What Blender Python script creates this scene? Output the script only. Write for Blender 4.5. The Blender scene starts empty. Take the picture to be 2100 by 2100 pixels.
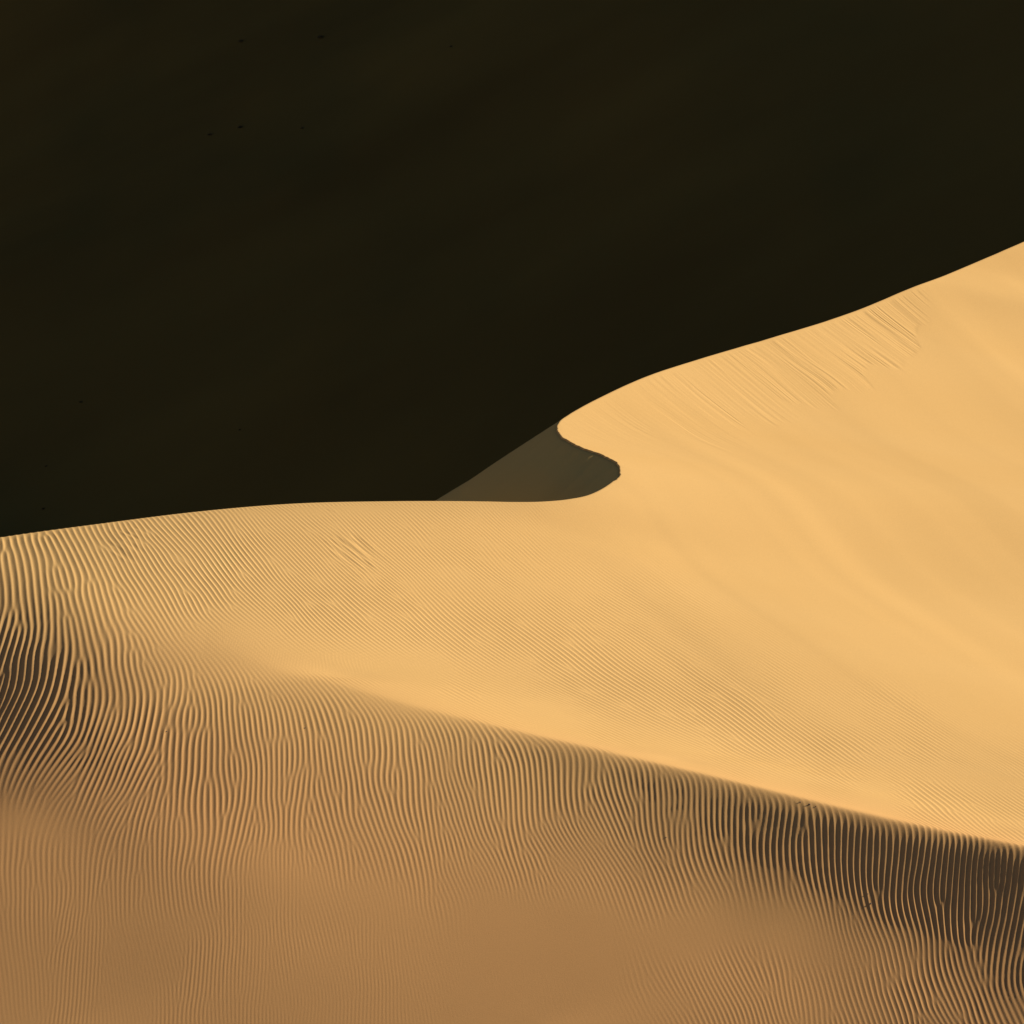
import bpy, math, random
import numpy as np

C = bpy.context.scene.collection
scene = bpy.context.scene
random.seed(4)
rng = np.random.default_rng(11)

# ------------------------------------------------------------------ camera
PITCH, DIST, FOCAL_PX, HALF = math.radians(12), 90.0, 7500.0, 1050.0
CAM = np.array([0.0, -DIST * math.cos(PITCH), DIST * math.sin(PITCH)])
cam_data = bpy.data.cameras.new('camera')
cam_data.sensor_width = 36
cam_data.lens = 36 * FOCAL_PX / (2 * HALF)
cam_data.clip_start = 1
cam_data.clip_end = 3000
cam = bpy.data.objects.new('camera', cam_data)
cam.location = CAM
cam.rotation_euler = (math.radians(90) - PITCH, 0, 0)
C.objects.link(cam)
scene.camera = cam

# ------------------------------------------------------------------ light
SUN_EL, SUN_AZ = math.radians(27), math.radians(12)      # azimuth from +X towards +Y
SUN = np.array([math.cos(SUN_EL) * math.cos(SUN_AZ), math.cos(SUN_EL) * math.sin(SUN_AZ), math.sin(SUN_EL)])
world = bpy.data.worlds.new('World')
scene.world = world
world.use_nodes = True
wn = world.node_tree
sky = wn.nodes.new('ShaderNodeTexSky')
sky.sky_type = 'NISHITA'
sky.sun_disc = False
sky.sun_elevation = SUN_EL
sky.sun_rotation = math.radians(90) - SUN_AZ
sky.altitude = 1200
sky.air_density = 0.4
sky.dust_density = 0.0
wn.nodes['Background'].inputs['Strength'].default_value = 0.05
wn.links.new(sky.outputs['Color'], wn.nodes['Background'].inputs['Color'])
sun_data = bpy.data.lights.new('sun', 'SUN')
sun_data.energy = 5
sun_data.angle = math.radians(0.5)
sun_data.color = (1.0, 0.9, 0.80)
sun = bpy.data.objects.new('sun', sun_data)
sun.rotation_euler = (math.radians(90) - SUN_EL, 0, math.radians(90) + SUN_AZ)
sun.location = (60, 20, 60)
C.objects.link(sun)
scene.view_settings.view_transform = 'Standard'
scene.view_settings.look = 'None'
scene.view_settings.gamma = 1
scene.view_settings.exposure = 0.56
scene.view_settings.use_curve_mapping = False

# ------------------------------------------------------------------ helpers
def project(x, y, z):
    dx, dy, dz = x - CAM[0], y - CAM[1], z - CAM[2]
    dep = dy * math.cos(PITCH) - dz * math.sin(PITCH)
    up = dy * math.sin(PITCH) + dz * math.cos(PITCH)
    return HALF + FOCAL_PX * dx / dep, HALF - FOCAL_PX * up / dep

def ray(px, py):
    a, b = (px - HALF) / FOCAL_PX, (HALF - py) / FOCAL_PX
    d = np.array([a, math.cos(PITCH) + b * math.sin(PITCH), -math.sin(PITCH) + b * math.cos(PITCH)])
    return d / d[1]

def hash_grid(n, m, seed):
    return np.random.default_rng(seed).random((n, m))

def vnoise(u, v, seed, n=512):
    """smooth value noise in 0..1"""
    g = hash_grid(n, n, seed)
    i = np.floor(u).astype(np.int64); j = np.floor(v).astype(np.int64)
    a = u - i; b = v - j
    a = a * a * a * (a * (6 * a - 15) + 10); b = b * b * b * (b * (6 * b - 15) + 10)
    i0, i1, j0, j1 = i % n, (i + 1) % n, j % n, (j + 1) % n
    return g[i0, j0] * (1 - a) * (1 - b) + g[i1, j0] * a * (1 - b) + g[i0, j1] * (1 - a) * b + g[i1, j1] * a * b

def sstep(a, b, x):
    t = np.clip((x - a) / (b - a), 0, 1)
    return t * t * (3 - 2 * t)

# ------------------------------------------------------------------ large form of the dune
# How squarely the sand meets the sun at survey points on the slope (0-255, as a light meter would read it),
# above the soft crest and below it.  A height grid is relaxed until its slopes agree with these readings.
FACE_UP = '''60,1120,200 200,1120,205 400,1090,215 400,1200,215 600,1100,225 600,1250,226 700,1350,235 800,1100,232 900,1200,234 1000,1300,233
900,1425,246 1000,1455,250 850,1360,234 1000,1390,236 1100,1100,238 1200,1200,238 1200,1350,233 1300,1450,233 1300,1530,249 1200,1440,234 1250,900,243 1200,870,245 1300,1000,243 1400,1100,243
1500,1200,241 1500,900,240 1700,700,237 1600,700,238 1900,600,236 2050,560,236 2050,800,237 1800,900,240 1900,1100,234 1650,980,236 2050,1180,233
1600,1100,244 1800,1300,243 2050,1300,241 2050,1450,240 1700,1400,235 1500,1350,230 1500,1450,230 1700,1550,229 1900,1600,230 2050,1640,225
1400,1555,250 1600,1600,252 1800,1650,252 1900,1678,252 1200,1500,250 2040,1710,248 200,1200,205 300,1250,215 450,1330,225 550,1350,236 750,1395,243 60,1200,185
2200,600,236 2200,1200,236 2200,1600,232 -50,1130,198 1250,500,236 2200,1750,248'''
FACE_LOW = '''60,1250,150 60,1350,90 60,1420,82 60,1500,90 60,1600,120 60,1680,165 60,1800,160 60,2000,148 150,1350,140 150,1450,130 150,1550,132 150,1640,150 250,1350,168 250,1500,160
250,1650,160 400,1400,178 400,1550,165 400,1700,172 400,1850,158 400,2030,150 600,1450,190 600,1600,178 600,1750,180 600,1900,165 600,2040,155
800,1480,198 800,1550,185 800,1650,180 800,1800,174 800,1950,163 800,2040,158 1000,1530,188 1000,1600,176 1000,1700,178 1000,1850,168 1000,1950,162 1000,2040,158 1200,1580,165
1200,1640,158 1200,1720,165 1200,1800,172 1200,1900,163 1200,2040,157 1400,1620,155 1400,1680,140 1400,1740,140 1400,1800,155 1400,1860,168 1400,1950,160
1400,2040,155 1600,1665,145 1600,1720,120 1600,1790,114 1600,1850,138 1600,1900,158 1600,2000,155 1800,1715,125 1800,1760,98 1800,1830,90 1800,1890,108
1800,1950,145 1800,2040,140 1950,1760,112 1950,1830,74 1950,1900,84 1950,1960,122 2030,1770,90 2030,1850,66 2030,1920,78 2030,1980,112 2000,2060,145 2150,1800,90 2150,1880,60
2150,1960,95 2150,2060,130 -50,1250,150 -50,1400,85 -50,1600,110 -50,1700,160 -50,2000,145 60,1150,185 250,1250,205 -50,2150,145 500,2150,150 1000,2150,155 1500,2150,150 2000,2150,130'''
def table(s):
    return np.array([[float(a) for a in w.split(',')] for w in s.split()])
def facing(v):
    return ((v / 255.0) ** 2.2 - .03) / 1.5
SOFT = np.array([(-300, 1000), (100, 1130), (200, 1190), (350, 1285), (450, 1335), (600, 1385), (700, 1410), (850, 1458), (1000, 1495),
                 (1200, 1545), (1400, 1592), (1600, 1643), (1800, 1694), (2050, 1746), (2300, 1802)], float)
sv = np.linspace(-250, 2350, 261); su = np.linspace(300, 2300, 201)
SV, SU = np.meshgrid(sv, su, indexing='ij')
def soft_line(px):
    return np.interp(px, SOFT[:, 0], SOFT[:, 1])
def spread(P, wide, reach, k):
    num = 0; den = 0
    follow = .85
    for x, y, v in P:
        dv = (SU - follow * soft_line(SV)) - (y - follow * soft_line(x))
        w = 1 / ((((SV - x) / wide) ** 2 + dv ** 2) / reach ** 2 + k) ** 2.2
        num = num + w * facing(v); den = den + w
    return num / den
RYL = soft_line(SV)
def side(w_list, shift):
    w = np.interp(SV, [0, 300, 600, 900, 1200, 2100], w_list)
    return 1 / (1 + np.exp(-np.clip((SU - RYL - w * shift) / w, -30, 30)))
m_ = side([60, 45, 22, 10, 5, 3], .7)
def blur(G, n, passes=3):
    k = np.ones(n) / n
    for _ in range(passes):
        for ax in (0, 1):
            G = np.apply_along_axis(lambda r: np.convolve(np.pad(r, n // 2, mode='edge'), k, mode='valid'), ax, G)
    return G
def blur_along(G, n):
    """blur that follows the soft crest instead of crossing it"""
    off = (RYL - RYL[130]) / 10.0                        # shear so that the crest is level
    jj = np.arange(G.shape[1])[None, :] + off
    H = np.stack([np.interp(jj[i], np.arange(G.shape[1]), G[i]) for i in range(G.shape[0])])
    H = blur(H, n)
    kk = np.arange(G.shape[1])[None, :] - off
    return np.stack([np.interp(kk[i], np.arange(G.shape[1]), H[i]) for i in range(G.shape[0])])
FACE = blur_along(spread(table(FACE_UP), 2.0, 50., .35), 7) * (1 - m_) + blur_along(spread(table(FACE_LOW), 1.9, 36., .35), 5) * m_
def look(G, px, py):
    u = np.clip((px + 250) / 10, 0, 259.999); v = np.clip((py - 300) / 10, 0, 199.999)
    i = u.astype(int); j = v.astype(int); a = u - i; b = v - j
    return G[i, j] * (1 - a) * (1 - b) + G[i + 1, j] * a * (1 - b) + G[i, j + 1] * (1 - a) * b + G[i + 1, j + 1] * a * b

# the brink of the slip face: bearing, drop and depth at survey points
BR = [(-100, 1118, -2.6), (50, 1095, -2.), (200, 1075, -1.5), (400, 1050, -1.), (600, 1033, -.5), (800, 1028, -.2),
      (1000, 1029, -.05), (1052, 1030, .05), (1116, 1029, .2), (1168, 1024, .5), (1207, 1015.7, .85), (1233, 1004, 1.2), (1256, 988.6, 1.7),
      (1268, 978, 2.0), (1271.7, 966.6, 2.4), (1268, 951, 2.9), (1253.6, 942, 3.3), (1225, 928, 3.9), (1207, 922.6, 4.2),
      (1181, 912, 4.7), (1165.6, 903, 5.1), (1147.5, 890, 5.7), (1143, 878.6, 6.2), (1147, 866, 6.7), (1165.6, 851, 7.3),
      (1189, 837, 7.9), (1259, 802, 9.3), (1336, 768.6, 10.6), (1388, 750.5, 11.4), (1500, 715.5, 13.1), (1624, 681, 15.),
      (1748, 640.7, 17.), (1841.6, 603, 18.5), (1935, 566, 20.), (2050, 517, 22.), (2200, 450, 24.6)]
BR = np.array(BR, float)
BR0 = BR.copy()

GX0, GY0, GH = -20.0, -38.0, 0.5
GN = 83
gxs = GX0 + GH * np.arange(GN); gys = GY0 + GH * np.arange(149)
GX, GY = np.meshgrid(gxs, gys, indexing='ij')
pins = []
tt = np.linspace(0, len(BR0) - 1, 176)
for t in tt:
    q = [np.interp(t, np.arange(len(BR0)), BR0[:, i]) for i in range(3)]
    d = ray(q[0], q[1])
    pins.append((d[0] * (q[2] - CAM[1]), q[2], CAM[2] + d[2] * (q[2] - CAM[1]), .8))
for px, py, yy, w in ((700, 1410, -9.5, .9), (1400, 1592, -14.5, .9), (2050, 1730, -18.5, .9), (1050, 2100, -24, .5), (50, 2100, -22, .3), (2050, 2100, -27, .5)):
    d = ray(px, py)
    pins.append((d[0] * (yy - CAM[1]), yy, CAM[2] + d[2] * (yy - CAM[1]), w))
pins = np.array(pins)
pu = (pins[:, 0] - GX0) / GH; pv = (pins[:, 1] - GY0) / GH
ok = (pu > 0) & (pu < GN - 1) & (pv > 0) & (pv < 148)
pins, pu, pv = pins[ok], pu[ok], pv[ok]
pi_, pj_ = pu.astype(int), pv.astype(int); pa, pb = pu - pi_, pv - pj_
CORN = [(0, 0, (1 - pa) * (1 - pb)), (1, 0, pa * (1 - pb)), (0, 1, (1 - pa) * pb), (1, 1, pa * pb)]
def at_pins(z):
    return sum(w * z[pi_ + i, pj_ + j] for i, j, w in CORN)
def from_pins(r):
    o = np.zeros_like(GX)
    for i, j, w in CORN:
        np.add.at(o, (pi_ + i, pj_ + j), w * r)
    return o
def Dx(z):
    return (z[1:, :-1] - z[:-1, :-1] + z[1:, 1:] - z[:-1, 1:]) / (2 * GH)
def Dy(z):
    return (z[:-1, 1:] - z[:-1, :-1] + z[1:, 1:] - z[1:, :-1]) / (2 * GH)
def DxT(r):
    o = np.zeros_like(GX); r = r / (2 * GH)
    o[1:, :-1] += r; o[:-1, :-1] -= r; o[1:, 1:] += r; o[:-1, 1:] -= r
    return o
def DyT(r):
    o = np.zeros_like(GX); r = r / (2 * GH)
    o[:-1, 1:] += r; o[:-1, :-1] -= r; o[1:, 1:] += r; o[1:, :-1] -= r
    return o
def bend(z):
    """squared curvature operator, both ways and the twist"""
    o = np.zeros_like(z)
    a = (z[2:] - 2 * z[1:-1] + z[:-2]) / GH ** 4
    o[2:] += a; o[1:-1] -= 2 * a; o[:-2] += a
    a = (z[:, 2:] - 2 * z[:, 1:-1] + z[:, :-2]) / GH ** 4
    o[:, 2:] += a; o[:, 1:-1] -= 2 * a; o[:, :-2] += a
    a = 2 * (z[1:, 1:] - z[:-1, 1:] - z[1:, :-1] + z[:-1, :-1]) / GH ** 4
    o[1:, 1:] += a; o[:-1, 1:] -= a; o[1:, :-1] -= a; o[:-1, :-1] += a
    return o
MU = 0.002
HGT = -.2 + .2 * np.minimum(GY, 0) + .1 * np.maximum(GY, 0)
cgx = (GX[1:, 1:] + GX[:-1, :-1]) / 2; cgy = (GY[1:, 1:] + GY[:-1, :-1]) / 2
for it in range(22):
    cgz = (HGT[1:, 1:] + HGT[:-1, :-1] + HGT[1:, :-1] + HGT[:-1, 1:]) / 4
    px, py = project(cgx, cgy, cgz)
    T = look(FACE, px, py)
    by = np.where(px < 1143, np.interp(px, BR0[:13, 0], BR0[:13, 1]), np.interp(px, BR0[23:, 0], BR0[23:, 1]))
    inside = (px > -330) & (px < 2430) & (py < 2250) & (py > by - 30)
    ws = np.where(inside, 1., .03); T = np.where(inside, T, .3)
    zx, zy = Dx(HGT), Dy(HGT)
    N = np.sqrt(1 + zx ** 2 + zy ** 2)
    rhs = SUN[2] - T * N
    wv = 1.0 * ((zy < -.12) & inside)                    # nothing in sight may turn its back
    lowz = inside & (py > look(RYL, px, py) + 60)
    wp = np.where(lowz, .04, .004)                       # the lower slope climbs away steadily
    wg = np.where(np.hypot(zx, zy) > .58, .5, .005)      # nor stand steeper than sand can
    def A(z):
        g = ws * (SUN[0] * Dx(z) + SUN[1] * Dy(z))
        o = DxT(SUN[0] * g) + DyT(SUN[1] * g)
        dy_ = Dy(z)
        o += DyT((wv + wg * .3 + wp) * dy_) + DxT(wg * .3 * Dx(z))
        return o + MU * bend(z) + from_pins(pins[:, 3] * at_pins(z))
    b = DxT(SUN[0] * ws * rhs) + DyT(SUN[1] * ws * rhs) + from_pins(pins[:, 3] * pins[:, 2]) + DyT(wv * -.1 + wg * .045 + wp * .27)
    x = HGT.copy(); r = b - A(x); q = r.copy(); rs = (r * r).sum()
    for c in range(350):
        Aq = A(q); al = rs / (q * Aq).sum()
        x += al * q; r -= al * Aq; rn = (r * r).sum()
        if rn < 1e-8:
            break
        q = r + rn / rs * q; rs = rn
    HGT = HGT + (x - HGT) * .7
res = (((-SUN[0] * zx - SUN[1] * zy + SUN[2]) / N) - T)[inside]
print('relaxed: rms', float(np.sqrt((res ** 2).mean())), 'steepest', float(np.hypot(zx, zy)[inside].max()))

def base_height(x, y, chunk=400000):
    """cubic B-spline through the survey grid; flattens outside it"""
    shp = np.shape(x)
    x = np.atleast_1d(x).astype(float).ravel(); y = np.atleast_1d(y).astype(float).ravel()
    out = np.empty_like(x)
    for s in range(0, len(x), chunk):
        u = np.clip((x[s:s + chunk] - GX0) / GH, 1, GN - 2.001)
        v = np.clip((y[s:s + chunk] - GY0) / GH, 1, 146.999)
        i = np.floor(u).astype(int); j = np.floor(v).astype(int)
        a = u - i; b = v - j
        wa = [(1 - a) ** 3 / 6, (3 * a ** 3 - 6 * a ** 2 + 4) / 6, (-3 * a ** 3 + 3 * a ** 2 + 3 * a + 1) / 6, a ** 3 / 6]
        wb = [(1 - b) ** 3 / 6, (3 * b ** 3 - 6 * b ** 2 + 4) / 6, (-3 * b ** 3 + 3 * b ** 2 + 3 * b + 1) / 6, b ** 3 / 6]
        r = 0
        for k in range(4):
            for l in range(4):
                r = r + wa[k] * wb[l] * HGT[np.clip(i + k - 1, 0, GN - 1), np.clip(j + l - 1, 0, 148)]
        out[s:s + chunk] = r
    out -= 0.12 * np.maximum(np.abs(x) - 19.5, 0) + 0.1 * np.maximum(-37.5 - y, 0)
    return out.reshape(shp) if shp else out[0]

# ------------------------------------------------------------------ brink of the slip face
def catmull(P, n):
    out = []
    Q = np.vstack([2 * P[0] - P[1], P, 2 * P[-1] - P[-2]])
    for i in range(1, len(Q) - 2):
        p0, p1, p2, p3 = Q[i - 1:i + 3]
        # centripetal-ish tangents keep uneven spacing smooth
        l1 = max(np.linalg.norm((p2 - p1)[:2]), 1e-6); l0 = max(np.linalg.norm((p1 - p0)[:2]), 1e-6); l2 = max(np.linalg.norm((p3 - p2)[:2]), 1e-6)
        m1 = l1 * ((p1 - p0) / l0 * l1 + (p2 - p1) / l1 * l0) / (l0 + l1)
        m2 = l1 * ((p2 - p1) / l1 * l2 + (p3 - p2) / l2 * l1) / (l1 + l2)
        for t in np.arange(n) / n:
            out.append((2 * t ** 3 - 3 * t ** 2 + 1) * p1 + (t ** 3 - 2 * t ** 2 + t) * m1 + (-2 * t ** 3 + 3 * t ** 2) * p2 + (t ** 3 - t ** 2) * m2)
    out.append(P[-1])
    return np.array(out)
BRS = catmull(BR, 12)
brink = []
for px, py, Y in BRS:
    d = ray(px, py)
    # walk the sight line and keep the meeting with the dune nearest the surveyed depth
    yy = np.linspace(Y - 4, Y + 4, 321)
    X3 = d[0] * (yy - CAM[1]); Z3 = CAM[2] + d[2] * (yy - CAM[1])
    g = Z3 - base_height(X3, yy)
    cr = np.where(g[:-1] * g[1:] <= 0)[0]
    if len(cr):
        c = cr[np.argmin(np.abs(yy[cr] - Y))]
        f = g[c] / (g[c] - g[c + 1] + 1e-12); y = yy[c] + f * (yy[1] - yy[0])
    else:
        y = yy[np.argmin(np.abs(g))]
    brink.append((d[0] * (y - CAM[1]), y))
brink = np.array(brink)


# ------------------------------------------------------------------ plan of the mesh: columns run with the ripples
# crease: the soft crest tightens to an edge towards the right
CX = np.arange(300, 2301, 40.0); CY = soft_line(CX)
crest = []
ygs = np.linspace(-26, -2, 481)
for px, py in zip(CX, CY):
    d = ray(px, py)
    g = CAM[2] + d[2] * (ygs - CAM[1]) - base_height(d[0] * (ygs - CAM[1]), ygs)
    c = np.where(g[:-1] * g[1:] <= 0)[0]
    if len(c):
        crest.append((d[0] * (ygs[c[0]] - CAM[1]), ygs[c[0]], px))
crest = np.array(crest)
keep = [0]
for i in range(1, len(crest)):
    if np.hypot(*(crest[i, :2] - crest[keep[-1], :2])) < 2.0:
        keep.append(i)
crest = crest[keep]
crest[:, 1] = np.convolve(np.pad(crest[:, 1], 2, mode='edge'), np.ones(5) / 5, mode='valid')
print('crest plan', crest[::8].round(1).tolist())
ext = crest[-1] - crest[-6]
crest = np.vstack([crest, crest[-1] + ext * 4, crest[-1] + ext * 12])
crest[:, 2] = np.minimum(crest[:, 2], 2300)
flat_height = base_height
def crease(x, y):
    shp = x.shape; x = x.ravel(); y = y.ravel()
    out = np.zeros_like(x)
    near = np.where((np.abs(y - np.interp(x, crest[:, 0], crest[:, 1])) < 6) & (x > crest[0, 0] - 2))[0]
    tx = np.gradient(crest[:, 0]); ty = np.gradient(crest[:, 1]); tl = np.hypot(tx, ty)
    d = (y[near] - np.interp(x[near], crest[:, 0], crest[:, 1])) * np.interp(x[near], crest[:, 0], tx / tl)
    s = np.interp(x[near], crest[:, 0], crest[:, 2])
    jump = np.interp(s, [420, 700, 1000, 1400, 1800, 2300], [0, .16, .30, .40, .46, .5])
    w0 = np.interp(s, [700, 1400, 2050], [.17, .06, .035]); w1 = .85
    out[near] = -jump / 2 * (np.sqrt(d * d + w0 * w0) - np.sqrt(d * d + w1 * w1)) * (1 - sstep(2.4, 4.4, np.abs(d)))
    return out.reshape(shp)
def base_height(x, y):
    return flat_height(x, y) + crease(np.asarray(x, float), np.asarray(y, float))

# lie of the columns: dx/dy, from the ripples' strike, as a function of the distance behind the soft crest
def lean(x, y):
    w = y - np.interp(x, [-30, -9, 0, 13, 30], [-3., -7.5, -11.5, -17.5, -24])
    s_up = -np.interp(x + .55 * y, [-14, -11, -7, -2], [.25, .35, .65, .92])
    s_low = np.interp(x, [-13, -9, -5, 2, 6, 9], [.12, .08, -.06, -.2, -.12, .08])
    s_up = s_up * (1 - .42 * sstep(1, 6, x) * (1 - sstep(5, 15, w)))
    s_up = s_up - .5 * np.exp(-((x - 2.0) ** 2 + (y - 4.2) ** 2) / 1.6 ** 2)
    return s_up * sstep(-1.5, 3.5, w) + s_low * (1 - sstep(-1.5, 3.5, w))

# carry the brink on past the surveyed stretch, both ways
d0 = brink[0] - brink[8]; d0 = d0 / np.linalg.norm(d0); d1 = brink[-1] - brink[-9]; d1 = d1 / np.linalg.norm(d1)
far = np.array([1.5, 3, 6, 10, 15, 25, 40, 60])
bl = np.vstack([brink[0] + d0 * far[::-1, None], brink, brink[-1] + d1 * far[:, None]])
HS = 0.1
def trace_columns(b_x, b_y, hs, nstep):
    """follow every column forward from the brink, a small step at a time"""
    out = np.empty((len(b_x), nstep)); out[:, 0] = b_x
    cx = b_x.copy(); cy = b_y.copy()
    for k in range(1, nstep):
        m = lean(cx + lean(cx, cy) * -hs / 2, cy - hs / 2)
        cx = cx - m * hs; cy = cy - hs
        out[:, k] = cx
    return out
# first a thin set of columns, to see how far apart they run and so how many each stretch of brink needs
arc = np.concatenate([[0], np.cumsum(np.hypot(np.diff(bl[:, 0]), np.diff(bl[:, 1])))])
fa_ = np.concatenate([np.linspace(arc[3], arc[-4], 1500)])
px_ = np.interp(fa_, arc, bl[:, 0]); py_ = np.interp(fa_, arc, bl[:, 1])
thin = trace_columns(px_, py_, .5, 140)
ty_ = py_[:, None] - .5 * np.arange(140)[None, :]
ln_ = lean(thin, ty_)
level = np.diff(thin, axis=0) - (ln_[1:] + ln_[:-1]) / 2 * np.diff(ty_, axis=0)
qx, qy = project(thin, ty_, base_height(thin, ty_))
qx, qy = qx[1:], qy[1:]
seen = (qx > -250) & (qx < 2360) & (qy < 2160)
calm = (qx > 1250) & (qy < 1150 + (qx - 1450) * .62) & (qy > 1250 - .33 * qx + 190)
limit = np.where(calm, .032, .0190) * np.where((qx < -40) | (qx > 2140), 1.5, 1) * np.where(qy > soft_line(qx), 1.28, 1.0)
want = np.max(np.where(seen, np.abs(level) / limit, 0), axis=1)
lipz = (px_[1:] > .8) & (px_[1:] < 3.0) & (py_[1:] > 1.0) & (py_[1:] < 8)
want = np.where(lipz, np.maximum(want, np.diff(fa_) / .02), want)
want = np.convolve(np.pad(want, 4, mode='edge'), np.ones(9) / 9, mode='valid')
cum = np.concatenate([[0], np.cumsum(np.maximum(want, .02))])
NQ = int(cum[-1])
along = np.interp(np.linspace(0, cum[-1], NQ), cum, fa_)
along = np.concatenate([arc[:3], along, arc[-3:]])
NQ = len(along)
b_x = np.interp(along, arc, bl[:, 0]); b_y = np.interp(along, arc, bl[:, 1])
nstep = 760
tx_ = trace_columns(b_x, b_y, HS, nstep)
def trace(depth):
    """x of each column a given distance in front of the brink; depth has one row per column"""
    u = np.clip(depth / HS, 0, nstep - 1.001); i = u.astype(int); a = u - i
    r = np.arange(NQ)[:, None]
    return tx_[r, i] * (1 - a) + tx_[r, i + 1] * a
dsc = np.arange(0, 70, .25)[None, :].repeat(NQ, 0)
ddx = trace(dsc); ddy = b_y[:, None] - dsc
sx, sy = project(ddx, ddy, base_height(ddx, ddy))
ins = (sx > -260) & (sx < 2370) & (sy < 2200)
dA = np.full(NQ, np.nan); dB = np.full(NQ, np.nan)
for i in range(NQ):
    k = np.where(ins[i])[0]
    if len(k) > 3:
        dA[i] = dsc[i, k[0]]; dB[i] = dsc[i, k[-1]]
okc = ~np.isnan(dA); idx = np.arange(NQ)
dA = np.interp(idx, idx[okc], dA[okc]); dB = np.interp(idx, idx[okc], dB[okc])
def smooth(a, n):
    return np.convolve(np.pad(a, n // 2, mode='edge'), np.ones(n) / n, mode='valid')[:len(a)]
dA = np.maximum(smooth(dA, 31), .30); dB = np.maximum(smooth(dB, 31) + .3, dA + 2)
ND, NB = 290, 12
front = np.array([30, 20, 14, 10, 7, 5, 3.5, 2.5, 1.7, 1.1, .7, .4, .2, .1])
rows = [dB + f for f in front] + [dB + (dA - dB) * k / ND for k in range(ND + 1)] + [dA * (1 - k / NB) for k in range(1, NB + 1)]
R_BR = len(rows) - 1
DD = np.array(rows).T
X = trace(DD); Y = b_y[:, None] - DD
print('columns', NQ, 'rows', DD.shape[1], 'triangles', 2 * NQ * DD.shape[1])
Z = base_height(X, Y)
PX, PY = project(X, Y, Z)

# ------------------------------------------------------------------ wind ripples
# strike (degrees from straight down the slope of view, + to the right), level spacing, strength:
# read off at survey points, kept apart for the two sides of the soft crest
UP = '''100,1110,25,14,.8 60,1180,10,15,.9 200,1090,35,13,.75 150,1200,20,15,.9 300,1080,40,11,.7 400,1070,45,11,.65 300,1200,30,12,.85
400,1200,35,12,.85 300,1290,50,12,.8 500,1150,42,9.5,.8 600,1100,45,9,.55 600,1250,42,9.5,.8 620,1310,46,10.5,.8 540,1370,64,9.5,.6 450,1330,58,11,.7
850,1100,48,8.5,.6 1000,1060,48,8,.5 900,1200,45,8.5,.65 750,1300,52,10.5,.7 900,1250,52,10.5,.7 1000,1300,55,11.5,.8 1100,1300,55,12,.8 1200,1350,52,13,.85
1300,1250,60,11,.6 1350,1450,55,12.5,.8 850,1400,68,11,.4 1100,1470,72,12,.35 1300,1500,65,11,.5 1450,1280,62,11,.5 1600,1400,59,11,.45 1450,1450,53,12,.85
1550,1520,52,12.5,.85 1700,1560,50,13,.8 1900,1650,50,13,.8 2000,1700,52,12,.7 1800,1480,58,11,.45 1900,1550,57,11,.5 2000,1560,58,9,.3 1600,1595,70,11,.2
1800,1645,72,11,.15 1400,1540,70,11,.25 1150,1100,50,8,.35 1200,1160,55,9,.35 1300,1180,57,9,.3 1500,1300,60,10,.25 1700,1440,58,10,.25 1150,1050,48,8,.25
1250,1050,50,8,.08 1300,1100,52,8,.06 1500,1200,58,8,.03 1700,1300,55,8,0 1400,900,52,8,0 1300,1000,52,8,.02 1600,1000,52,8,0 1800,1100,52,8,0 1900,800,52,8,0 1600,800,52,8,0
2050,1450,56,9,.05 2050,1300,56,9,0 2050,1000,52,8,0 2050,600,52,8,0 1900,1350,56,9,.02 1000,1430,62,12,.45 700,1380,66,10,.45 620,1030,45,9,.5 800,1040,48,8,.5 1000,1035,48,7,.4
2180,1700,52,12,.7 2180,1580,57,10,.4 -60,1150,10,15,.8 1000,1180,48,9,.65 1100,1220,52,10,.7'''
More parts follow.
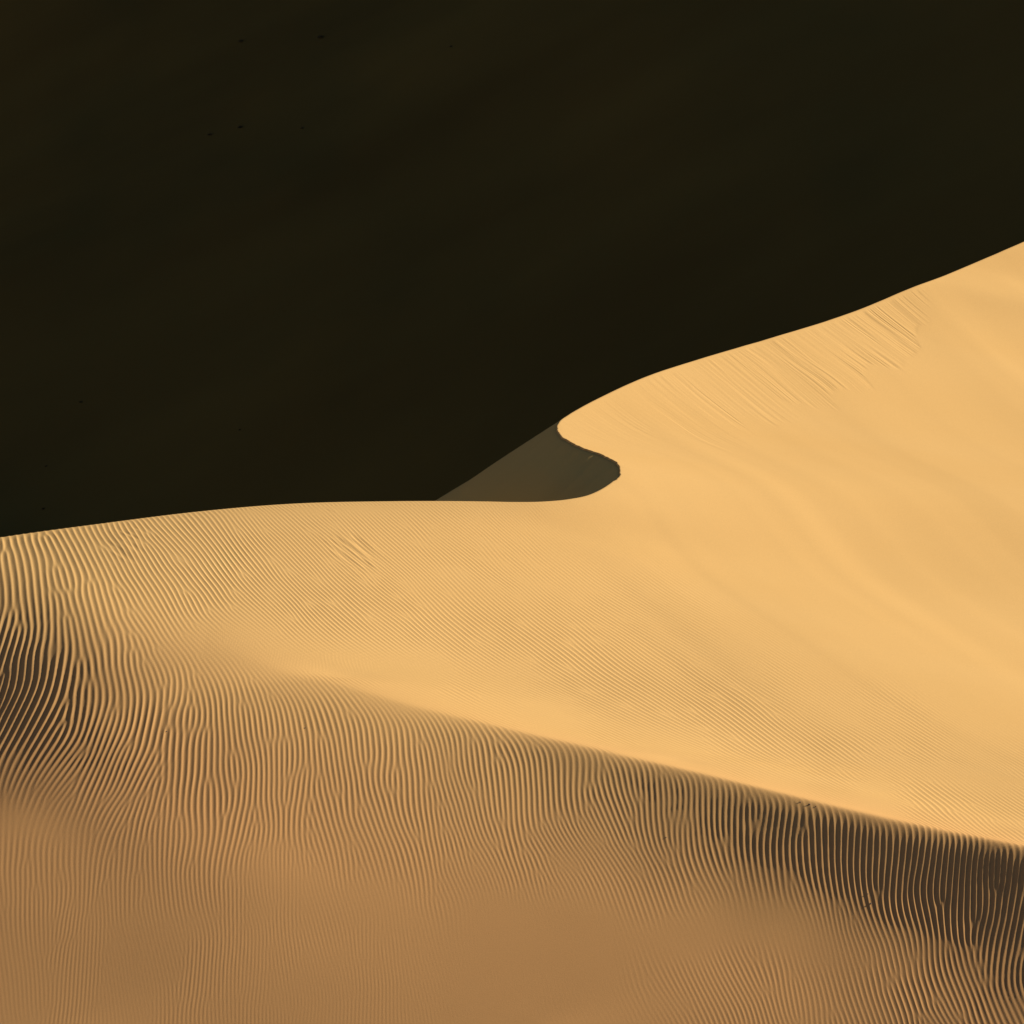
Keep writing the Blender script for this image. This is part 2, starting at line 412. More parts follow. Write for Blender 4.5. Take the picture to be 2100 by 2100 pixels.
LOW = '''60,1350,-13,16,1 150,1350,-10,15.5,1 250,1350,3,14.5,.95 100,1480,-18,16,1 200,1480,-17,15,1 280,1480,-3,14,1 450,1400,17,13,.85 450,1500,0,12.5,.9 600,1450,14,12,.85
600,1540,3,12,.85 60,1250,-3,15,.95 200,1270,10,15,.9 330,1330,22,13.5,.85 100,1560,-20,15,.9 150,1560,-28,14,.9 80,1625,-33,12,.4 60,1690,-10,12,.06 150,1700,-10,12,.1 60,1750,5,12,.45 200,1750,0,11,.4
250,1550,-15,13,.9 250,1650,-18,12,.6 350,1500,-3,13.5,.95 400,1600,-8,13,.9 500,1500,0,12,.9 500,1650,-5,12,.75 400,1730,-2,11,.55 600,1600,0,11.5,.85
600,1720,8,11,.7 60,1820,2,9,.6 200,1850,2,8.5,.6 400,1820,0,8.5,.6 600,1800,3,8,.25 200,1950,2,8,.6 100,2030,0,8,.6 400,1950,0,8,.6 600,1950,3,8,.5 600,2060,3,8,.35 300,2050,0,8,.45 -60,1400,-13,16,1 -60,1700,0,12,.1 -60,1950,0,8,.25
750,1500,3,11.5,.85 800,1650,12,11.5,.85 850,1740,25,11,.8 750,1760,12,11,.5 900,1800,22,11,.5 1000,1500,8,12,.8 1000,1560,10,12,.85 1000,1650,14,11.5,.85 1000,1750,30,11,.8 1100,1600,3,11.5,.85
1150,1750,33,11,.8 1200,1600,-3,12,.9 1250,1750,35,11,.75 1250,1680,17,11.5,.85 1350,1600,-8,12,.9 1350,1680,2,12,.95 1300,1820,28,11,.5 1380,1780,30,11,.55
800,1850,8,8,.2 1000,1860,15,8,.05 1200,1880,20,9,.06 1000,1960,8,8,.15 800,2000,5,8,.4 1000,2050,10,8,.08 1200,1980,15,8,.05 1350,2050,20,12,.25 1250,2070,20,11,.15
850,1440,6,11.5,.7 1450,1650,-8,12.5,.9 1450,1730,-3,12,.9 1430,1790,25,12,.6 1550,1700,-5,13,.95 1650,1700,0,13.5,1 1700,1800,0,13,.95 1650,1790,3,12,.8 1800,1720,0,13,.9
1850,1780,-3,13.5,1 1950,1800,-5,13,1 2030,1790,-3,12.5,1 1850,1870,2,13,.9 1950,1890,-3,14,1 2030,1900,-5,14,1 1750,1860,5,11,.55 1900,1940,8,9,.35 2030,1960,5,12,.7
1550,1800,15,11,.5 1500,1850,20,11,.12 1600,1860,15,11,.08 1700,1910,15,9,.2 1500,1920,20,10,.04 1400,1930,20,10,.04 1650,1950,20,10,.15 1500,2020,23,11,.55 1550,1985,25,12,.6 1440,2050,22,11,.5 1650,2040,15,11,.4
1850,2010,25,12,.75 1950,2020,22,12,.8 2030,2040,20,12,.7 1750,2030,22,11,.4 1740,1980,22,11,.2 1800,1960,22,11,.3 1600,1930,20,11,.05 2180,1850,-5,13,1 2180,2050,20,12,.7 1400,1600,-5,12,.45 1600,1648,0,13,.5 1800,1698,0,13,.5 2000,1742,0,13,.6 1200,1555,0,12,.5'''
UP, LOW = table(UP), table(LOW)
def field(P):
    num = [0, 0, 0, 0]; den = 0; wa = 0; na = 0
    for x, y, a, h, s in P:
        dv = (SU - .8 * soft_line(SV)) - (y - .8 * soft_line(x))
        d2 = (((SV - x) / 1.4) ** 2 + dv ** 2) / 60.0 ** 2
        w = 1 / (d2 + .3) ** 2.2
        c = math.radians(a)
        den = den + w
        num[0] = num[0] + w * math.cos(c); num[1] = num[1] + w * math.sin(c); num[2] = num[2] + w * h
        w2 = 1 / ((((SV - x) / 1.7) ** 2 + dv ** 2) / 50.0 ** 2 + .3) ** 2.2
        wa = wa + w2; na = na + w2 * s
    ang = np.arctan2(num[1] / den, num[0] / den)
    return blur_along(ang, 5), blur_along(num[2] / den, 5), blur_along(na / wa, 5)
fa = field(UP); fb = field(LOW)
mix = side([55, 45, 25, 12, 7, 4], .5)
TAN = np.tan(fa[0]) * (1 - mix) + np.tan(fb[0]) * mix
SPC = fa[1] * (1 - mix) + fb[1] * mix
AMP = fa[2] * (1 - mix) + fb[2] * mix
# lattice of wave packets on the dune; each carries the local wave vector in plan
LG = 0.16
lq = np.arange(-18.5, 20, LG); lt = np.arange(-36, 30, LG)
nq, nt = len(lq), len(lt)
KQ, KT = np.meshgrid(lq, lt, indexing='ij')
kx_ = KQ + (rng.random(KQ.shape) - .5) * LG * .8; ky_ = KT + (rng.random(KQ.shape) - .5) * LG * .8
kz_ = flat_height(kx_, ky_)
ax0, ay0 = project(kx_, ky_, kz_)
e_ = .25
ax1, ay1 = project(kx_ + e_, ky_, flat_height(kx_ + e_, ky_)); ax2, ay2 = project(kx_, ky_ + e_, flat_height(kx_, ky_ + e_))
Jxx, Jyx, Jxy, Jyy = (ax1 - ax0) / e_, (ay1 - ay0) / e_, (ax2 - ax0) / e_, (ay2 - ay0) / e_
tn = look(TAN, ax0, ay0) + (vnoise(kx_ * .55 + 60, ky_ * .30 + 60, 71) - .5) * .30 + (vnoise(kx_ * 1.8 + 60, ky_ * .9 + 60, 72) - .5) * .46
sp = look(SPC, ax0, ay0) * (1 + (vnoise(kx_ * .8 + 30, ky_ * .5 + 60, 73) - .5) * .22)
kpx = 2 * np.pi / sp; kpy = -kpx * tn
WX = kpx * Jxx + kpy * Jyx; WY = kpx * Jxy + kpy * Jyy
mag = np.hypot(WX, WY)
LMIN, LMAX = .06, .26
sc = np.clip(mag, 2 * np.pi / LMAX, 2 * np.pi / LMIN) / mag
WX, WY = WX * sc, WY * sc
KLAM = 2 * np.pi / np.hypot(WX, WY)
F = np.exp(1j * rng.random(KQ.shape) * 2 * np.pi).astype(np.complex64)
SIG = 0.30
links = []
for di in range(-4, 5):
    for dj in range(-4, 5):
        r = math.hypot(di * LG, dj * LG)
        if r == 0 or r > .66:
            continue
        a0, a1 = max(0, -di), nq - max(0, di); b0, b1 = max(0, -dj), nt - max(0, dj)
        A = (slice(a0, a1), slice(b0, b1)); B = (slice(a0 + di, a1 + di), slice(b0 + dj, b1 + dj))
        ddx = kx_[A] - kx_[B]; ddy = ky_[A] - ky_[B]
        # neighbours along the crest count for more than neighbours across it
        ux = (WX[A] + WX[B]); uy = (WY[A] + WY[B]); ul = np.hypot(ux, uy)
        ac = (ddx * ux + ddy * uy) / ul
        al = (-ddx * uy + ddy * ux) / ul
        g = np.exp(-ac ** 2 / (2 * .22 ** 2) - al ** 2 / (2 * .45 ** 2))
        ph = ux / 2 * ddx + uy / 2 * ddy
        links.append((A, B, (g * np.exp(1j * ph)).astype(np.complex64)))
for it in range(6):
    G = F * .3
    for A, B, w in links:
        G[A] += w * F[B]
    F = G / np.maximum(np.abs(G), 1e-9)
PHI = np.angle(F).astype(np.float64)

# evaluate the packets at every vertex of the dune
xf, yf = X.ravel(), Y.ravel()
vq = (xf - lq[0]) / LG; vt = (yf - lt[0]) / LG
gi = np.where((vq > 4) & (vq < nq - 5) & (vt > 4) & (vt < nt - 5))[0]
iq = np.rint(vq[gi]).astype(int); jt = np.rint(vt[gi]).astype(int)
xg, yg = xf[gi], yf[gi]
acc = np.zeros(len(gi), np.complex128)
S2 = 0.15
for di in range(-3, 4):
    for dj in range(-3, 4):
        if math.hypot(di * LG, dj * LG) > .42:
            continue
        a = iq + di; b = jt + dj
        ux = xg - kx_[a, b]; uy = yg - ky_[a, b]
        acc += np.exp(-(ux * ux + uy * uy) / (2 * S2 * S2) + 1j * (PHI[a, b] + WX[a, b] * ux + WY[a, b] * uy))
theta = np.zeros(len(xf)); coh = np.zeros(len(xf))
theta[gi] = np.mod(np.angle(acc), 2 * np.pi) / (2 * np.pi)
coh[gi] = np.abs(acc)
coh /= np.percentile(coh[gi], 60)
def grid_look(G, x, y):
    u = np.clip((x - lq[0]) / LG, 0, nq - 1.001); v = np.clip((y - lt[0]) / LG, 0, nt - 1.001)
    i = u.astype(int); j = v.astype(int); a = u - i; b = v - j
    return G[i, j] * (1 - a) * (1 - b) + G[i + 1, j] * a * (1 - b) + G[i, j + 1] * (1 - a) * b + G[i + 1, j + 1] * a * b
lam = grid_look(KLAM, xf, yf)
inv = (ax0 > 0) & (ax0 < 2100) & (ay0 < 2100)
print('ripple length', [round(float(v), 3) for v in np.percentile(KLAM[inv], [2, 25, 50, 75, 98])])

# profile of one ripple: long windward back, short steep lee towards +X easing into the trough
u = np.linspace(0, 1, 257)
slope = np.where(u < .60, .45 + .55 * np.sin(np.pi * np.clip(u / .58, 0, 1) * .5), 0)
lee = np.exp(-(np.clip(u - .60, 0, 1) / .22) ** 1.6) * sstep(.55, .62, u)
slope = slope * (1 - sstep(.54, .62, u))
slope = slope / slope.mean() * lee.mean() / lee.mean()
slope = slope - lee / lee.mean()
prof = np.concatenate([[0], np.cumsum((slope[1:] + slope[:-1]) / 2)]) / 256
prof -= np.linspace(0, 1, 257) * prof[-1]
prof = (prof - prof.mean()) / (prof.max() - prof.min())
amp = (look(AMP, PX, PY) * (1 - .12 * sstep(700, 1100, PX) * (1 - sstep(-30, 20, PY - soft_line(PX))))).ravel()
amp = amp * (.25 + .75 * sstep(.03, .32, amp))
amp = amp * (.93 + .14 * vnoise(xf * 1.1 + 40, yf * .45 + 40, 5)) * (.90 + .20 * vnoise(xf * 3.2 + 90, yf * 1.3 + 40, 6))
col_in = np.interp(idx, [0, 20, NQ - 21, NQ - 1], [0, 1, 1, 0])[:, None]
dense = (sstep(0, 1, np.clip((dB[:, None] + .8 - DD) / .8, 0, 1)) * col_in).ravel()
RH = 0.125
rip = np.interp(theta, u, prof) * RH * lam * amp * np.clip(coh, 0, 1.05) ** .6 * dense
rip *= .45 + .55 * sstep(0, .5, DD.ravel())

# avalanche streaks below the high brink, gentle swells
ipx, ipy = PX.ravel(), PY.ravel()
j1 = np.argmin((ax0 - 1600) ** 2 + (ay0 - 760) ** 2)
Ji = np.array([[Jxx.flat[j1], Jxy.flat[j1]], [Jyx.flat[j1], Jyy.flat[j1]]])
sd = np.linalg.solve(Ji, np.array([math.cos(math.radians(38.5)), math.sin(math.radians(38.5))])); sd /= np.linalg.norm(sd)
print('fall line', sd)
sc_ = -xf * sd[1] + yf * sd[0]; sl_ = xf * sd[0] + yf * sd[1]
by = np.interp(ipx, BR[24:, 0], BR[24:, 1])
below = ipy - np.interp(ipx - (ipy - by) * .8, BR[24:, 0], BR[24:, 1])
foot = np.interp(ipx, [1150, 1300, 1400, 1500, 1600, 1700, 1780, 1850, 1890, 1915, 1925], [50, 95, 150, 185, 165, 150, 140, 120, 95, 60, 0])
foot = foot * (.55 + .5 * vnoise(sc_ * 2.2, sl_ * .05 + 9, 21))
streak_m = sstep(2, 10, below) * (1 - sstep(.85, 1.0, below / np.maximum(foot, 1))) * (foot > 5) * np.interp(ipx, [1150, 1250, 1400, 1700, 1850, 1920], [.05, .2, .45, .9, 1.1, 1.0])
streak_m *= (ipx > 1150) * (1 - sstep(1880, 1925, ipx + 12 * vnoise(sc_ * 3, sl_, 77)))
w_ = vnoise(sl_ * .8, sc_ * .8, 33) * .12
n1 = vnoise((sc_ + w_) * 7.5, sl_ * .32, 22); n2 = vnoise((sc_ + w_) * 17, sl_ * .5 + 30, 23); n3 = vnoise((sc_ + w_ * .6) * 2.6, sl_ * .22 + 3, 24)
st = (np.abs(n1 - .5) * 2 - .5) * .015 + (np.abs(n2 - .5) * 2 - .5) * .010 + (n3 - .5) * .018
pk = sstep(.25, .6, vnoise(sc_ * 1.6, sl_ * .3 + 3, 34))
st = st * .8 * streak_m * (.35 + .65 * pk)
# fainter old streaks further along the face, and a few scuffs near the left brink
faint = sstep(1150, 1250, ipx) * (1 - sstep(1750, 2000, ipx)) * (1 - sstep(0, 240, ipy - by)) * sstep(0, 20, ipy - by)
pk = sstep(.45, .8, vnoise(sc_ * .9, sl_ * .25, 25))
st += faint * pk * (vnoise(sc_ * 9, sl_ * .3 + 7, 26) - .5) * .009
lf = np.exp(-((ipx - 665 - (ipy - 1030) * .6) / 45) ** 2) * (1 - sstep(70, 190, ipy - 1030)) + .6 * np.exp(-((ipx - 255) / 30) ** 2) * (1 - sstep(60, 110, ipy - 1065)) * sstep(5, 20, ipy - 1065)
lf = lf * sstep(10, 30, ipy - np.interp(ipx, BR[:8, 0], BR[:8, 1]))
st += np.clip(lf, 0, 1) * sstep(.4, .6, vnoise(sc_ * 2, sl_ * .8, 44)) * (vnoise(sc_ * 14, sl_ * 1.4 + 7, 27) - .5) * .034
swell = (vnoise(sc_ * .3 + 5, sl_ * .08 + 5, 28) - .5) * .016
right = sstep(1150, 1450, ipx) * (1 - sstep(-220, -60, ipy - soft_line(ipx)))
swell = swell + right * (vnoise(sc_ * .55 + sl_ * .10 + 11, sl_ * .03 + 5, 81) - .5) * .045 + right * (vnoise(sc_ * 1.6 + sl_ * .2 + 11, sl_ * .05 + 5, 82) - .5) * .010
Z = Z + (rip + (st + swell) * dense).reshape(Z.shape)

# crumbled lip between nose and cove: the last rows are nibbled along the columns
lip_x, lip_y = PX[:, R_BR], PY[:, R_BR]
lip = ((lip_y < 985) & (lip_y > 872) & (lip_x < 1290) & (lip_x > 1100)).astype(float)
lip = smooth(lip, 21)
slen = np.concatenate([[0], np.cumsum(np.hypot(np.diff(b_x), np.diff(b_y)))])
jit = (vnoise(slen * 8, slen * 0 + 1, 41) - .5) * .09 + (vnoise(slen * 18, slen * 0 + 7, 42) - .5) * .05 + (vnoise(slen * 2.5, slen * 0 + 3, 43) - .5) * .10
jit = jit * lip
gx_, gy_ = np.gradient(smooth(X[:, R_BR], 15)), np.gradient(smooth(Y[:, R_BR], 15))
gl_ = np.hypot(gx_, gy_) + 1e-9
for k in range(NB):
    r = R_BR - NB + 1 + k
    m = ((k + 1) / NB) ** 1.5
    nx, ny = X[:, r] - jit * .45 * m * gy_ / gl_, Y[:, r] + jit * .45 * m * gx_ / gl_
    Z[:, r] += base_height(nx, ny) - base_height(X[:, r], Y[:, r])
    X[:, r], Y[:, r] = nx, ny
bx, byy, bz = X[:, R_BR].copy(), Y[:, R_BR].copy(), Z[:, R_BR].copy()

# ------------------------------------------------------------------ slip face: sand at its angle of repose below the brink
REPOSE = math.tan(math.radians(33.8))
FLOOR = -15.0
# a short skirt hangs from the brink so the two sheets meet without a gap
tgx = np.gradient(np.convolve(np.pad(bx, 6, mode='edge'), np.ones(13) / 13, mode='valid')); tgy = np.gradient(np.convolve(np.pad(byy, 6, mode='edge'), np.ones(13) / 13, mode='valid'))
tgl = np.hypot(tgx, tgy) + 1e-9
onx, ony = -tgy / tgl, tgx / tgl                         # outward, to the lee
skirt = [(.006, .003), (.02, .012), (.03, .10)]
X = np.hstack([X] + [(bx + o * onx)[:, None] for o, d in skirt])
Y = np.hstack([Y] + [(byy + o * ony)[:, None] for o, d in skirt])
Z = np.hstack([Z] + [(bz - d)[:, None] for o, d in skirt])
def stretched(lo, a, b, hi, h, grow=1.12):
    core = np.arange(a, b + h / 2, h)
    out = []; step = h; v = a
    while v > lo:
        step *= grow; v -= step; out.append(v)
    left = out[::-1]; out = []; step = h; v = core[-1]
    while v < hi:
        step *= grow; v += step; out.append(v)
    return np.concatenate([left, core, out])
LX, LY = np.meshgrid(stretched(-40, -7, 3.2, 40, .05), stretched(-8, -.5, 9, 70, .05), indexing='ij')
thin_b = slice(0, None, 2)
Bx, By, Bz = bx[thin_b].astype(np.float32), byy[thin_b].astype(np.float32), (bz[thin_b] - .004).astype(np.float32)
LZ = np.empty(LX.size); near_b = np.empty(LX.size); lxf, lyf = LX.ravel().astype(np.float32), LY.ravel().astype(np.float32)
for i in range(0, LX.size, 4000):
    d = np.sqrt((lxf[i:i + 4000, None] - Bx) ** 2 + (lyf[i:i + 4000, None] - By) ** 2)
    LZ[i:i + 4000] = np.max(Bz - REPOSE * d, axis=1)
    near_b[i:i + 4000] = d.min(axis=1)
LZ = LZ.reshape(LX.shape)
for _ in range(3):
    LZ[1:-1, 1:-1] = (4 * LZ[1:-1, 1:-1] + LZ[2:, 1:-1] + LZ[:-2, 1:-1] + LZ[1:-1, 2:] + LZ[1:-1, :-2]) / 8
LZ = LZ - .006
LZ = LZ + (vnoise(LX * .5 + 50, LY * .5 + 50, 51) - 1) * .10 * np.clip(near_b.reshape(LX.shape) / 2.5, 0, 1) ** 2
LZ = np.maximum(LZ, FLOOR - .5)

def grid_mesh(name, X, Y, Z):
    n, m = X.shape
    me = bpy.data.meshes.new(name)
    co = np.stack([X, Y, Z], axis=-1).reshape(-1, 3).astype(np.float32)
    i = np.arange(n - 1)[:, None] * m + np.arange(m - 1)[None, :]
    f = np.stack([i, i + m, i + m + 1, i + 1], axis=-1).reshape(-1, 4).astype(np.int32)
    me.vertices.add(len(co)); me.vertices.foreach_set('co', co.ravel())
    me.loops.add(f.size); me.loops.foreach_set('vertex_index', f.ravel())
    me.polygons.add(len(f)); me.polygons.foreach_set('loop_start', np.arange(0, f.size, 4, dtype=np.int32))
    me.polygons.foreach_set('use_smooth', np.ones(len(f), dtype=bool))
    me.update(calc_edges=True)
    return me

# ------------------------------------------------------------------ materials
def sand_material(name, col_a, col_b, col_low, grain, scale=1.0):
    m = bpy.data.materials.new(name); m.use_nodes = True
    n, l = m.node_tree.nodes, m.node_tree.links
    b = n['Principled BSDF']
    b.inputs['Roughness'].default_value = 1.0
    b.inputs['Specular IOR Level'].default_value = 0.0
    tc = n.new('ShaderNodeTexCoord')
    big = n.new('ShaderNodeTexNoise'); big.inputs['Scale'].default_value = .22 * scale; big.inputs['Detail'].default_value = 5
    mp = n.new('ShaderNodeMapping'); mp.inputs['Rotation'].default_value = (0, 0, math.radians(-48)); mp.inputs['Scale'].default_value = (.35, 1.4, 1)
    l.new(tc.outputs['Object'], mp.inputs['Vector']); l.new(mp.outputs['Vector'], big.inputs['Vector'])
    ramp = n.new('ShaderNodeMapRange'); ramp.inputs['From Min'].default_value = .3; ramp.inputs['From Max'].default_value = .7
    l.new(big.outputs['Fac'], ramp.inputs['Value'])
    mx = n.new('ShaderNodeMix'); mx.data_type = 'RGBA'
    mx.inputs[6].default_value = (*col_a, 1); mx.inputs[7].default_value = (*col_b, 1)
    l.new(ramp.outputs['Result'], mx.inputs[0])
    fine = n.new('ShaderNodeTexNoise'); fine.inputs['Scale'].default_value = 38 * scale; fine.inputs['Detail'].default_value = 3; fine.inputs['Roughness'].default_value = .7
    l.new(tc.outputs['Object'], fine.inputs['Vector'])
    hs = n.new('ShaderNodeHueSaturation')
    mr = n.new('ShaderNodeMapRange'); mr.inputs['To Min'].default_value = 1 - grain; mr.inputs['To Max'].default_value = 1 + grain
    mr.inputs['From Min'].default_value = .25; mr.inputs['From Max'].default_value = .75
    l.new(fine.outputs['Fac'], mr.inputs['Value']); l.new(mr.outputs['Result'], hs.inputs['Value'])
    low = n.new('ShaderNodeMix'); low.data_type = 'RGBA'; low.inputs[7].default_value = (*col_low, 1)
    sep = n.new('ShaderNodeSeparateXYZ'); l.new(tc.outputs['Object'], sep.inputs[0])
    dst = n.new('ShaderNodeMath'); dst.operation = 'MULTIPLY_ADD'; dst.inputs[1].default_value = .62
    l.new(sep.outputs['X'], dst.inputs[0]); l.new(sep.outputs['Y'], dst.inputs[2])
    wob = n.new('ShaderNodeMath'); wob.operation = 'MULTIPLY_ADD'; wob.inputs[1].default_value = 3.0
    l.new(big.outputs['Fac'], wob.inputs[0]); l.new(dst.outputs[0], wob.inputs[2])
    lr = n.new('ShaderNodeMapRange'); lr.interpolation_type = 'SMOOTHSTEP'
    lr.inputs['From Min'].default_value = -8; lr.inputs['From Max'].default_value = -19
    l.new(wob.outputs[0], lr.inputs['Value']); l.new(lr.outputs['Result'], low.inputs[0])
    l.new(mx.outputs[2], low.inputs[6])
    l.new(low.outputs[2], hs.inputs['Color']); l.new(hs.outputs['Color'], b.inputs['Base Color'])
    bp = n.new('ShaderNodeBump'); bp.inputs['Distance'].default_value = .004; bp.inputs['Strength'].default_value = .5
    l.new(fine.outputs['Fac'], bp.inputs['Height']); l.new(bp.outputs['Normal'], b.inputs['Normal'])
    return m
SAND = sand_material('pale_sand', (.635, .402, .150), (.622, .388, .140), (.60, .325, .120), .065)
BOUNCE_SAND = sand_material('bounce_tinted_sand', (.66, .46, .15), (.65, .45, .145), (.66, .46, .15), .04)  # dune sand tinted paler and greener; bounced light put into the colour
DARK = sand_material('dark_hill_brown', (.150, .112, .030), (.125, .088, .024), (.135, .1, .027), .05, .3)  # hillside brown, much darker than the dune sand

def struct(name, me, mat):
    o = bpy.data.objects.new(name, me); C.objects.link(o); me.materials.append(mat)
    o['kind'] = 'structure'
    return o
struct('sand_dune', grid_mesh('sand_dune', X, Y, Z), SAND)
struct('slip_face', grid_mesh('slip_face', LX, LY, LZ), BOUNCE_SAND)

# ------------------------------------------------------------------ the great shaded slope behind, and the plain it stands on
def hill_z(x, y):
    u = .55 * (x + 21) + .30 * (y - 60)                   # height up the slope
    z = -15 + u
    n = (vnoise(x * .035 + 20, y * .035 + 20, 61) - .5) * 3.0 + (vnoise(x * .11 + 9, y * .11 + 20, 62) - .5) * .7 + (vnoise(x * .5 + 9, y * .5 + 20, 63) - .5) * .10
    z = z + n * np.clip((u + 6) / 8, 0, 1)
    top = 15 + 2 * vnoise(x * .01 + 5, y * .01 + 5, 64)
    return np.where(z > top - 4, top - 4 * np.exp(-np.clip((z - (top - 4)) / 4, 0, 50)), z)
hx = np.linspace(-190, 210, 500); hy = np.linspace(-10, 330, 430)
HX, HY = np.meshgrid(hx, hy, indexing='ij')
HZ = hill_z(HX, HY)
HZ = np.maximum(HZ, FLOOR - .6)
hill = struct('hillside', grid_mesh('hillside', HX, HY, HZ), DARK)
gx = np.linspace(-1500, 1500, 61)
PXg, PYg = np.meshgrid(gx, gx, indexing='ij')
struct('desert_plain', grid_mesh('desert_plain', PXg, PYg, PXg * 0 + FLOOR), SAND)

# ------------------------------------------------------------------ small things: scattered shrubs on the hillside, stones on the dune
def meet(px, py, height, y0, y1):
    d = ray(px, py)
    yy = np.linspace(y0, y1, 4001)
    g = CAM[2] + d[2] * (yy - CAM[1]) - height(d[0] * (yy - CAM[1]), yy)
    k = np.where(g[:-1] * g[1:] <= 0)[0]
    k = k[0] if len(k) else int(np.argmin(np.abs(g)))
    y = yy[k]
    return d[0] * (y - CAM[1]), y, float(height(np.array([d[0] * (y - CAM[1])]), np.array([y]))[0])

def plain_material(name, col, rough=.9):
    m = bpy.data.materials.new(name); m.use_nodes = True
    n, l = m.node_tree.nodes, m.node_tree.links
    b = n['Principled BSDF']; b.inputs['Roughness'].default_value = rough; b.inputs['Specular IOR Level'].default_value = .2
    t = n.new('ShaderNodeTexNoise'); t.inputs['Scale'].default_value = 14; t.inputs['Detail'].default_value = 4
    r = n.new('ShaderNodeValToRGB')
    r.color_ramp.elements[0].position = .3; r.color_ramp.elements[0].color = (*[c * .7 for c in col], 1)
    r.color_ramp.elements[1].position = .7; r.color_ramp.elements[1].color = (*[min(1, c * 1.3) for c in col], 1)
    tc = n.new('ShaderNodeTexCoord'); l.new(tc.outputs['Object'], t.inputs['Vector'])
    l.new(t.outputs['Fac'], r.inputs['Fac']); l.new(r.outputs['Color'], b.inputs['Base Color'])
    return m
LEAF = plain_material('dry_shrub_leaf', (.09, .075, .03))
TWIG = plain_material('dry_twig', (.05, .035, .02))
STONE = plain_material('dark_stone', (.17, .12, .08))

def part(name, verts, faces, mat, parent=None):
    me = bpy.data.meshes.new(name); me.from_pydata(verts, [], faces); me.update(); me.materials.append(mat)
    o = bpy.data.objects.new(name, me); C.objects.link(o)
    if parent:
        o.parent = parent
    return o

def shrub(px, py, width, label, seed):
    r = random.Random(seed)
    x, y, z = meet(px, py, hill_z, 30, 250)
    root = bpy.data.objects.new('desert_shrub', None); C.objects.link(root)
    root.location = (x, y, z - .02)
    w = width * math.hypot(y - CAM[1], x) / FOCAL_PX
    root['label'] = label; root['category'] = 'shrub'; root['group'] = 'shrubs dotted over the shaded hillside'
    V, Fc = [], []
    for k in range(9):                                   # bent stems fanning from the root
        a = r.random() * 6.283; l = w * (.35 + .3 * r.random()); h = w * (.25 + .35 * r.random())
        pts = [(0, 0, 0), (math.cos(a) * l * .4, math.sin(a) * l * .4, h * .6), (math.cos(a) * l, math.sin(a) * l, h)]
        for i, p in enumerate(pts):
            t = w * .02 * (1 - i * .4)
            n0 = len(V)
            V += [(p[0] + t, p[1], p[2]), (p[0] - t * .5, p[1] + t * .87, p[2]), (p[0] - t * .5, p[1] - t * .87, p[2])]
            if i:
                for q in range(3):
                    Fc.append((n0 - 3 + q, n0 - 3 + (q + 1) % 3, n0 + (q + 1) % 3, n0 + q))
    part('stem', V, Fc, TWIG, root)
    V, Fc = [], []
    for k in range(260):
        a = r.random() * 6.283; q = r.random() ** .5; rad = w * .5 * q * (.8 + .3 * math.sin(a * 3 + seed))
        hh = w * (.08 + .42 * r.random() * (1 - .6 * q * q))
        cx, cy = math.cos(a) * rad, math.sin(a) * rad
        s = w * (.04 + .04 * r.random()); b = r.random() * 6.283; t = (r.random() - .5) * 1.6
        ux, uy, uz = math.cos(b) * s, math.sin(b) * s, t * s
        vx, vy, vz = -math.sin(b) * s * .5, math.cos(b) * s * .5, s * .5
        n0 = len(V)
        V += [(cx - ux, cy - uy, hh - uz), (cx + vx, cy + vy, hh + vz), (cx + ux, cy + uy, hh + uz), (cx - vx, cy - vy, hh - vz)]
        Fc.append((n0, n0 + 1, n0 + 2, n0 + 3))
    part('foliage', V, Fc, LEAF, root)
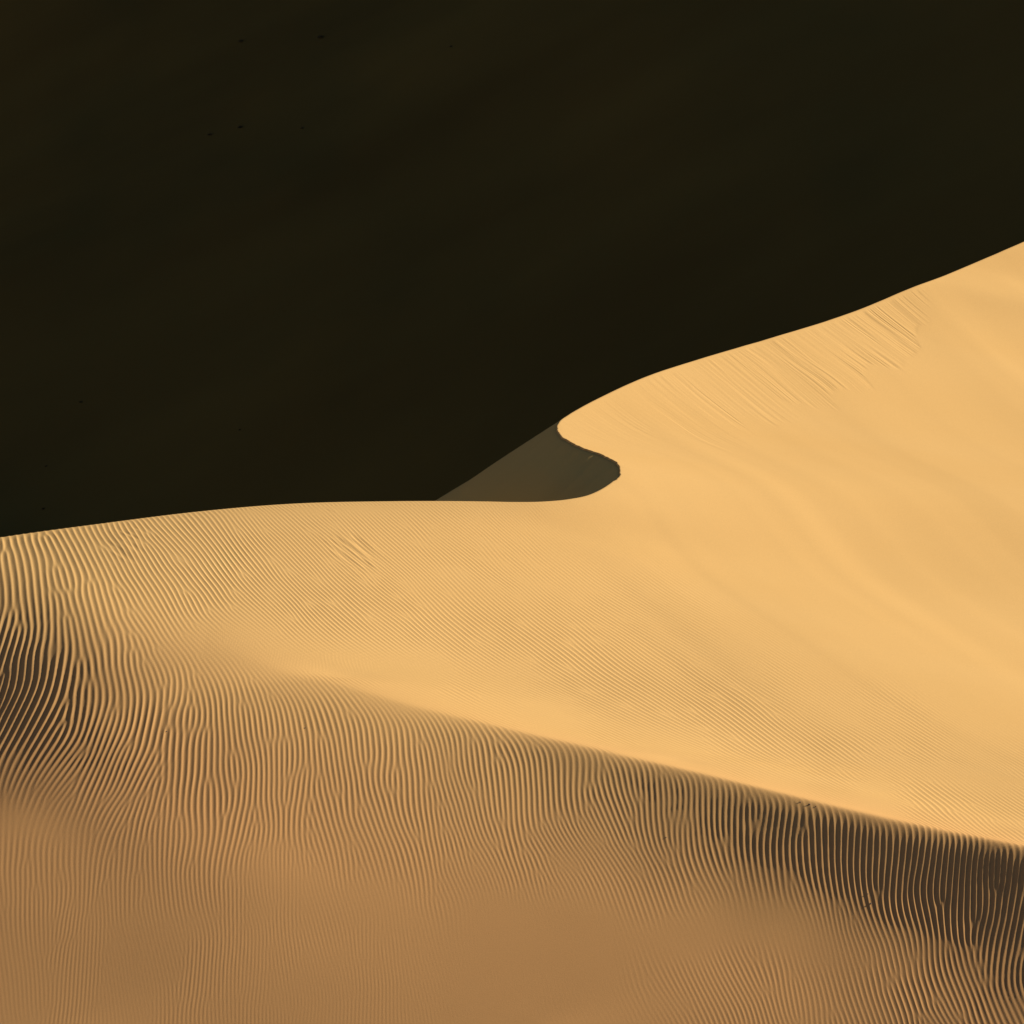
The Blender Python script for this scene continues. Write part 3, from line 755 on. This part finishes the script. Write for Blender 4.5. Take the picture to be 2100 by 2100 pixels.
for i, (px, py, w, lab) in enumerate([
        (494, 86, 13, 'low dark shrub near the top of the shaded hillside, left of the widest one'),
        (657, 78, 15, 'widest dark shrub, highest one on the shaded hillside'),
        (925, 96, 8, 'tiny dark shrub high on the hillside, rightmost of the top row'),
        (493, 262, 12, 'dark shrub in the second row down, between a smaller shrub and a rounder one'),
        (431, 277, 11, 'rounded dark shrub just left of and below the second row pair'),
        (620, 263, 8, 'tiny dark shrub at the right end of the second row'),
        (166, 824, 8, 'small dark shrub far left, halfway down the shaded hillside above the dune'),
        (492, 881, 7, 'small dark shrub on the hillside a little above the left brink of the dune'),
        (95, 956, 8, 'small dark shrub at the left edge of the hillside, upper of two near the brink'),
        (89, 1044, 9, 'lowest dark shrub at the left edge, just above the rippled brink')]):
    shrub(px, py, w, lab, 100 + i)

def stone(px, py, size, label, seed):
    r = random.Random(seed)
    x, y, z = meet(px, py, base_height, -29, -2)
    w = size * .75 * abs(y - CAM[1]) / FOCAL_PX / 2
    bm = __import__('bmesh').new()
    __import__('bmesh').ops.create_icosphere(bm, subdivisions=2, radius=1)
    planes = [(r.gauss(0, 1), r.gauss(0, 1), r.gauss(0, 1), .55 + .3 * r.random()) for _ in range(9)]
    for v in bm.verts:
        for a, b, c, d in planes:
            n = math.sqrt(a * a + b * b + c * c); e = (v.co.x * a + v.co.y * b + v.co.z * c) / n
            if e > d:
                v.co.x -= a / n * (e - d); v.co.y -= b / n * (e - d); v.co.z -= c / n * (e - d)
        v.co.x *= w * 1.15; v.co.y *= w * 1.4; v.co.z *= w * .8
    me = bpy.data.meshes.new('stone'); bm.to_mesh(me); bm.free(); me.materials.append(STONE)
    o = bpy.data.objects.new('stone', me); C.objects.link(o)
    o.location = (x, y, z + w * .25); o.rotation_euler = (0, 0, r.random() * 3)
    o['label'] = label; o['category'] = 'stone'; o['group'] = 'loose dark stones lying among the ripples'
for i, (px, py, w, lab) in enumerate([
        (1660, 1650, 6, 'largest dark stone, half buried just under the soft crest on the right'),
        (1641, 1645, 4, 'small dark stone just left of the largest one under the crest'),
        (1673, 1654, 3.5, 'small dark stone just right of the largest one under the crest'),
        (1780, 1833, 4, 'upper of two stones in the dark rippled hollow at lower right'),
        (1786, 1853, 5, 'lower of two stones in the dark rippled hollow at lower right'),
        (1366, 1718, 4, 'lone dark stone where the ripples fade, lower middle right'),
        (626, 1493, 3.5, 'lone small stone among straight ripples left of the middle'),
        (342, 1500, 3.5, 'lone small stone among ripples in the lower left')]):
    stone(px, py, w, lab, 300 + i)
